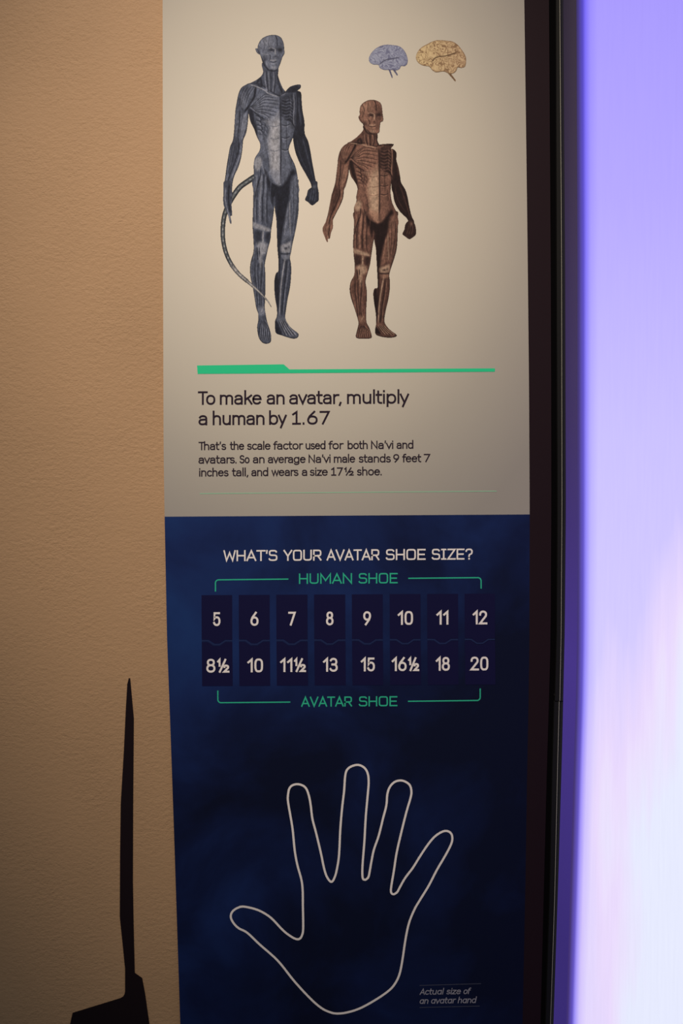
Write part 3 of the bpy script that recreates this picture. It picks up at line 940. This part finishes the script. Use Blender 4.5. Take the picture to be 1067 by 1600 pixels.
    bl(472, 352, 22, 28, dk, .65)
    ln([(440, 300), (480, 310), (520, 305)], lt, 9, .6)
    ln([(515, 358), (545, 362), (572, 356)], hi, 9, .6)
    ln([(512, 372), (545, 378), (575, 370)], dk, 5, .7)
    ln([(515, 388), (545, 392), (572, 386)], lt, 7, .6)
    bl(548, 425, 22, 14, hi, .5)
    ln([(480, 360), (490, 410), (510, 440)], lt, 8, .5)
    ln([(410, 275), (425, 300)], dk, 7, .6)
    if tail:
        t2 = own([(x, y + 1404) for x, y in [(180, 752), (232, 820), (312, 892), (390, 960), (450, 1018), (495, 1068), (526, 1118)]])
        cv.line(t2, (70, 68, 70), 38 * u, 1, 5 * u, sil=True)
        cv.line(t2, (172, 162, 152), 21 * u, .95, 4 * u)
        full = smooth(tc, False, 8)
        n = len(full)
        for i in range(6, n - 2, 4):
            t = i / n
            cv.line([full[i - 1], full[i]], (140 + 40 * t, 140 + 28 * t, 135 + 22 * t), 9 * u, .85)
            cv.line([full[i + 1], full[i + 1] + .4], (45, 46, 50), 8 * u, .7)
        cv.fill(P_['hand'], cols['hand'], a=.0)
        cv.fill(P_['hand'], mix(md, dk, .25), a=1)
        ln([(128, 1480), (122, 1580), (150, 1700), (168, 1780)], lt, 9, .8)
        ln([(160, 1450), (150, 1560), (165, 1690)], dk, 14, .8)
    # fibre grain and blotches of the old engraving
    nse = vnoise(cv.X * 1.3 + 40, cv.Y * .45, 3) * .55 + vnoise(cv.X * 1.8, cv.Y * 1.1 + 9, 5) * .45
    cv.rgb *= (1 + (nse - .5) * .36)[..., None]
    blo = vnoise(cv.X * .33 + 11, cv.Y * .2, 8) * .6 + vnoise(cv.X * .7, cv.Y * .4 + 5, 9) * .4
    cv.rgb *= (1 + (blo - .50) * .36)[..., None]
    lo_, t_ = np.array(dk) * .75, cv.rgb.mean(-1, keepdims=True) / 110.0
    cv.rgb = np.where(t_ < 1, cv.rgb * (.72 + .28 * np.clip(t_, 0, 1)), cv.rgb)
    return cv.build(name, upper, label)


sil1 = dict(
    head=[(418, 290), (406, 255), (415, 215), (440, 175), (480, 150), (530, 138), (580, 142), (615, 165), (635, 210), (640, 260), (642, 300), (625, 330), (612, 370), (595, 415), (580, 440), (550, 455), (515, 450), (490, 430), (466, 405), (450, 375), (440, 345), (430, 315)],
    ear=[(432, 310), (404, 296), (390, 272), (388, 256), (404, 256), (425, 268)],
    neck=[(450, 380), (455, 460), (440, 495), (400, 530), (340, 562), (308, 580), (400, 640), (600, 690), (660, 650), (655, 640), (625, 600), (600, 540), (585, 490), (580, 420)],
    torso=[(310, 575), (350, 562), (430, 570), (500, 620), (600, 672), (645, 640), (695, 590), (775, 572), (785, 598), (748, 640), (752, 700), (747, 900), (735, 960), (715, 1040), (690, 1100), (680, 1150), (700, 1210), (730, 1270), (750, 1340), (762, 1430), (768, 1520), (700, 1600), (560, 1640), (430, 1600), (370, 1520), (375, 1400), (372, 1280), (385, 1215), (420, 1160), (430, 1120), (425, 1080), (400, 1030), (375, 960), (345, 900), (325, 820), (300, 780), (300, 650)],
    arm_r=[(330, 568), (300, 578), (265, 600), (240, 650), (225, 720), (212, 800), (205, 900), (200, 980), (190, 1060), (165, 1120), (150, 1200), (135, 1290), (125, 1370), (115, 1440), (110, 1530), (150, 1560), (180, 1530), (185, 1450), (200, 1380), (240, 1290), (262, 1210), (275, 1120), (280, 1060), (305, 1000), (318, 930), (326, 850), (332, 790), (370, 700), (388, 600)],
    hand=[(x, y + 1404) for x, y in [(112, 20), (108, 90), (105, 180), (110, 230), (130, 275), (150, 325), (162, 375), (172, 390), (178, 375), (168, 325), (181, 318), (182, 290), (178, 220), (185, 150), (182, 80), (178, 20)]],
    arm_l=[(740, 640), (785, 640), (792, 700), (800, 800), (818, 900), (820, 1000), (850, 1070), (870, 1160), (885, 1250), (900, 1330), (915, 1410), (932, 1470), (935, 1520), (880, 1520), (878, 1465), (868, 1430), (830, 1360), (780, 1270), (740, 1170), (720, 1070), (718, 1000), (735, 950), (740, 900), (733, 750)],
    fist=[(x, y + 1404) for x, y in [(880, 20), (890, 60), (850, 95), (838, 140), (823, 180), (850, 200), (885, 228), (920, 205), (943, 180), (942, 110), (932, 60), (928, 20)]],
    leg_r=[(x, y + 1404) for x, y in [(372, 0), (370, 100), (368, 200), (365, 300), (362, 400), (368, 500), (372, 570), (370, 640), (350, 710), (340, 780), (345, 860), (365, 950), (380, 1040), (395, 1130), (412, 1180), (412, 1240), (403, 1290), (407, 1345), (422, 1400), (452, 1435), (490, 1442), (522, 1425), (525, 1370), (510, 1310), (490, 1250), (480, 1200), (470, 1130), (472, 1050), (475, 950), (475, 850), (470, 750), (480, 690), (500, 600), (520, 520), (525, 450), (540, 350), (550, 270), (560, 150), (575, 80), (570, 0)]],
    leg_l=[(x, y + 1404) for x, y in [(552, 60), (558, 260), (570, 340), (575, 450), (580, 600), (590, 720), (588, 805), (568, 825), (555, 880), (553, 950), (560, 1040), (575, 1130), (576, 1200), (560, 1245), (560, 1310), (570, 1350), (620, 1370), (700, 1395), (745, 1395), (765, 1375), (762, 1352), (720, 1320), (680, 1280), (650, 1220), (655, 1150), (670, 1050), (690, 950), (700, 850), (700, 750), (690, 690), (700, 640), (712, 570), (730, 490), (750, 390), (765, 280), (768, 160), (762, 50), (750, 0)]])
sil2 = dict(
    head=[(430, 240), (425, 200), (435, 150), (470, 115), (520, 95), (570, 98), (615, 120), (632, 160), (638, 220), (645, 270), (640, 292), (620, 303), (612, 350), (605, 398), (560, 410), (530, 405), (500, 380), (465, 350), (455, 315), (440, 300)],
    ear=[(434, 238), (418, 245), (417, 265), (430, 292), (448, 300)],
    neck=[(466, 335), (460, 370), (440, 400), (400, 440), (345, 480), (315, 498), (420, 540), (580, 560), (625, 540), (605, 505), (590, 470), (585, 400)],
    torso=[(318, 500), (400, 490), (500, 500), (570, 530), (600, 512), (660, 503), (735, 503), (738, 515), (715, 550), (720, 620), (718, 720), (722, 800), (715, 900), (712, 960), (725, 1040), (750, 1100), (775, 1160), (780, 1260), (700, 1330), (560, 1350), (430, 1330), (378, 1260), (380, 1160), (372, 1100), (395, 1035), (395, 990), (405, 930), (400, 890), (375, 845), (345, 800), (330, 740), (315, 690), (310, 560)],
    arm_r=[(335, 495), (305, 502), (268, 530), (240, 580), (225, 640), (220, 700), (210, 780), (200, 860), (180, 930), (165, 980), (150, 1060), (130, 1160), (110, 1245), (150, 1275), (175, 1245), (180, 1200), (215, 1130), (255, 1050), (275, 990), (280, 930), (300, 880), (320, 800), (328, 740), (332, 690), (360, 640), (388, 520)],
    hand=[(x, y + 1126) for x, y in [(128, 60), (112, 100), (85, 150), (85, 190), (100, 230), (120, 280), (132, 280), (130, 255), (150, 250), (160, 200), (178, 150), (178, 100), (175, 60)]],
    arm_l=[(712, 560), (745, 557), (768, 590), (766, 650), (785, 720), (800, 800), (810, 860), (850, 930), (870, 1000), (885, 1080), (905, 1165), (930, 1220), (925, 1240), (885, 1235), (862, 1190), (800, 1130), (750, 1040), (735, 960), (720, 900), (716, 700)],
    fist=[(x, y + 1126) for x, y in [(878, 88), (848, 125), (840, 170), (822, 210), (850, 235), (885, 258), (920, 240), (947, 210), (945, 150), (932, 110), (922, 85)]],
    leg_r=[(x, y + 1126) for x, y in [(380, 0), (375, 100), (370, 200), (365, 300), (370, 400), (380, 500), (375, 590), (345, 650), (333, 720), (345, 800), (375, 890), (400, 970), (415, 1030), (410, 1070), (395, 1130), (390, 1160), (410, 1178), (480, 1180), (530, 1175), (537, 1150), (515, 1080), (490, 1030), (485, 940), (490, 850), (492, 740), (480, 650), (500, 570), (520, 500), (535, 400), (550, 300), (560, 250), (575, 150), (570, 0)]],
    leg_l=[(x, y + 1126) for x, y in [(555, 80), (562, 270), (575, 340), (582, 450), (590, 600), (592, 704), (565, 716), (552, 760), (560, 850), (575, 950), (578, 1040), (570, 1090), (575, 1140), (620, 1160), (680, 1170), (740, 1168), (768, 1155), (763, 1140), (720, 1110), (680, 1070), (655, 1020), (665, 930), (690, 820), (705, 720), (705, 640), (700, 590), (715, 530), (745, 440), (770, 340), (778, 200), (780, 60), (760, 0)]])
ym1 = [(0, 0), (3000, 3000)]
ym2 = [(138, 95), (270, 235), (328, 300), (450, 408), (580, 498), (680, 535), (870, 745), (1035, 890), (1140, 968), (1280, 1085), (1460, 1235), (1804, 1490), (2000, 1665), (2060, 1705), (2264, 1890), (2604, 2165), (2844, 2308)]
figure('standing_muscle_figure', 330, 30, 5.616, sil1, ym1, [(36, 37, 46), (84, 86, 97), (128, 126, 132), (156, 149, 147)], True, 'tall slate-blue muscle figure with a long tail', (340, 48, 504, 542))
figure('standing_muscle_figure', 490, 140, 5.928, sil2, ym2, [(36, 22, 22), (112, 76, 62), (150, 110, 88), (176, 144, 116)], False, 'shorter reddish-brown muscle figure', (500, 152, 654, 534))


def brain(pts, stems, pal, box, label, seed):
    cv = Canvas(*box, cell=.4)
    cr = lambda p: np.array([(560 + x / 5.928, 50 + y / 5.928) for x, y in p])
    base, dark, lite, alt = [np.array(c, float) for c in pal]
    for a, b, w in stems: cv.line(cr([a, b]), dark * .8 + base * .2, w / 5.928, 1, w * .7 / 5.928, sil=True)
    cv.fill(cr(pts), base, sil=True)
    wx = vnoise(cv.X * .22, cv.Y * .22, seed) * 7; wy = vnoise(cv.X * .22 + 50, cv.Y * .22, seed + 1) * 7
    n = vnoise(cv.X * .20 + wx * .12, cv.Y * .20 + wy * .12, seed + 2)
    ph = np.abs(((n * 3.6) % 1) - .5) * 2
    al = np.clip((.5 - ph) / .4, 0, 1) * .8
    hi = np.clip((ph - .55) / .45, 0, 1) * .45
    tone = np.clip((cv.X - box[0]) / (box[2] - box[0]), 0, 1)[..., None] * .8
    cv.rgb = cv.rgb * (1 - tone) + alt * tone
    cv.rgb = cv.rgb * (1 - hi[..., None]) + lite * hi[..., None]
    cv.rgb = cv.rgb * (1 - al[..., None]) + dark * al[..., None]
    P = cr(pts)
    cv.line(np.vstack([P, P[:1]]), dark, 1.9, .7)
    fis = cr([(pts[0][0] + (pts[10][0] - pts[0][0]) * q, yy) for q, yy in stems_f[seed]])
    cv.line(fis, dark * .7, 1.6, .9)
    for a, b, w in stems: cv.line(cr([a, b]), dark * .8, w * .6 / 5.928, .9)
    cv.build('brain_picture', upper, label, k=.97)


stems_f = {11: [(.28, 300), (.42, 262), (.60, 248), (.80, 235)], 23: [(.32, 275), (.42, 232), (.60, 222), (.82, 190)]}
brain([(95, 255), (105, 218), (140, 170), (190, 135), (250, 118), (310, 120), (370, 130), (410, 155), (440, 200), (455, 250), (452, 290), (430, 315), (395, 315), (380, 342), (345, 355), (300, 350), (240, 350), (198, 332), (185, 305), (140, 300), (110, 285)],
      [((285, 345), (312, 418), 16), ((325, 345), (358, 395), 18)], [(142, 140, 150), (96, 93, 112), (172, 168, 174), (124, 122, 138)], (573, 66, 640, 124), 'small grey-blue brain seen from the side', 11)
brain([(532, 240), (545, 190), (580, 145), (640, 110), (700, 82), (750, 75), (810, 80), (870, 88), (920, 120), (960, 170), (990, 220), (997, 270), (985, 320), (950, 332), (920, 328), (905, 360), (880, 382), (840, 385), (790, 365), (720, 372), (680, 350), (655, 320), (600, 310), (555, 285)],
      [((838, 378), (895, 448), 20)], [(196, 166, 118), (118, 88, 62), (206, 178, 132), (160, 124, 96)], (646, 60, 732, 130), 'larger tan brain seen from the side', 23)

# ------------------------------------------------------------------ plain pieces beside the panel
t1 = upright('trim_1', ER, EM, TOP, BOT, 0.0, 0.02, MAT['maroon'])
tag(t1, kind='structure')
EG = sh(EM, 0)
GAPR = [(0, 869), (400, 870), (800, 871.5), (1000, 870), (1100, 867), (1200, 864.2), (1400, 860), (1600, 853.5)]
LIPC = [(0, 874.6), (200, 876), (400, 877.4), (800, 878), (1000, 876.6), (1095, 874.6), (1200, 872), (1400, 867.6), (1600, 861)]
BXL = [(0, 880.5), (400, 883), (800, 884), (1000, 882.3), (1200, 878), (1400, 872.5), (1600, 866.3)]
t2 = upright('trim_2', EM, BXL, TOP, BOT, 0.0025, 0.02, MAT['black'])
tag(t2, kind='structure')

wr = upright('wall_right', sh(BXL, 6.5), [(0, 2200), (1600, 2200)], TOP, BOT, -0.0050, 0.02, MAT['black'])
tag(wr, kind='structure')

ch = bpy.data.objects.new('metal_channel', None)
COL.objects.link(ch)
tag(ch, 'narrow dark grey metal channel with a thin bright lip beside the glowing light box', 'channel')
YC = -0.004
for (a, b, d) in ((TOP, 1095.2, 0), (1096.6, BOT, -0.9)):
    seg = upright('channel_length', sh(GAPR, d), sh(LIPC, d - .5), a, b, YC, 0.0035, MAT['channel'], ch)
    upright('bright_lip', sh(LIPC, d - .5), sh(LIPC, d + .5), a, b, YC - 0.0008, 0.0035, MAT['lip'], seg)
    upright('inner_flange', sh(LIPC, d + .5), sh(BXL, 5), a, b, 0.0, 0.0035, MAT['channel'], seg)
# small screw by the joint
sp = [(866.8 + 1.3 * math.cos(q), 1086 + 1.3 * math.sin(q)) for q in np.linspace(0, 2 * math.pi, 12, endpoint=False)]
flat_poly('screw', sp, -0.001, MAT['channel'], ch, thick=0.0035)

# ------------------------------------------------------------------ light box
lb = bpy.data.objects.new('light_box', None)
COL.objects.link(lb)
tag(lb, 'tall backlit fabric light box glowing lavender to white on the right', 'light box')
YF = -0.10
XR = 1.35
BFL = [(0, 907.5), (400, 909), (800, 908.8), (1000, 908), (1100, 906), (1200, 902.8), (1400, 897), (1600, 891)]
ys = np.linspace(TOP, BOT, 60)
Fr = at(interp(BFL, ys), ys, YF)
YB = -0.0055
Bk = at(interp(BXL, ys), ys, YB)
rad = 0.006
v = []; f = []; ins = []
m_arc = 8
xs_in = [0.002, .004, .006, .009, .012, .016, .022, .03, .045]
for i in range(len(ys)):
    x0 = Fr[i][0] - 0.004; z = Fr[i][2]
    for k in range(m_arc + 1):
        a = math.pi / 2 * k / m_arc
        v.append((x0 + rad - rad * math.cos(a), YF + rad - rad * math.sin(a), z)); ins.append(max(0, (k - 3) / (m_arc - 3)) * .10)
    for dx in xs_in:
        v.append((x0 + rad + dx, YF, z)); ins.append(min(1, .10 + dx / .022 * .9))
    v.append((XR, YF, z)); ins.append(1.0)
nc = m_arc + 1 + len(xs_in) + 1
for i in range(len(ys) - 1):
    for k in range(nc - 1):
        a = i * nc + k
        f.append((a, a + nc, a + nc + 1, a + 1))
scr = meshobj('glowing_fabric', v, f, MAT['screen'], lb, smooth=True)
a_ = scr.data.attributes.new('inset', 'FLOAT', 'POINT')
a_.data.foreach_set('value', np.array(ins, dtype=np.float32))
tag(scr, 'lavender to white glowing front fabric')
v = []; f = []
for i in range(len(ys)):
    x0 = Fr[i][0] - 0.004; z = Fr[i][2]
    v += [(Bk[i][0], YB, z), (x0, YF + rad, z)]
for i in range(len(ys) - 1):
    a = 2 * i; f.append((a, a + 2, a + 3, a + 1))
tag(meshobj('side_fabric', v, f, MAT['side'], lb), 'dim purple side of the box')
z0, z1 = Fr[-1][2], Fr[0][2]
x0 = max(Fr[:, 0]) + .004
v = [(x0 + .01, YB, z0), (XR, YB, z0), (XR, YB, z1), (x0 + .01, YB, z1), (x0 + .01, YF + .01, z0), (XR, YF, z0), (XR, YF, z1), (x0 + .01, YF + .01, z1)]
f = [(0, 1, 2, 3), (0, 4, 5, 1), (3, 2, 6, 7), (1, 5, 6, 2)]
meshobj('back_tray', v, f, MAT['channel'], lb)

# ------------------------------------------------------------------ wall decal
dp = [(536, 160), (542, 160), (557, 325), (554, 700), (553, 1000), (556, 1180), (561, 1388), (592, 1410), (605, 1480), (622, 1600), (680, 1960), (212, 1960), (292, 1600), (302, 1555),
      (500, 1494), (512, 1487), (518, 1478), (521, 1465), (521, 1370), (512, 1280), (499, 1155), (500, 900), (503, 680), (516, 460), (524, 290), (530, 185)]
dc = flat_poly('wall_decal', crop(dp, 0, 1000, 2.667), 0.0028, MAT['decal'], None, thick=0.0011)
tag(dc, 'near-black angular blade-shaped silhouette rising on the tan plaster wall', 'decal')
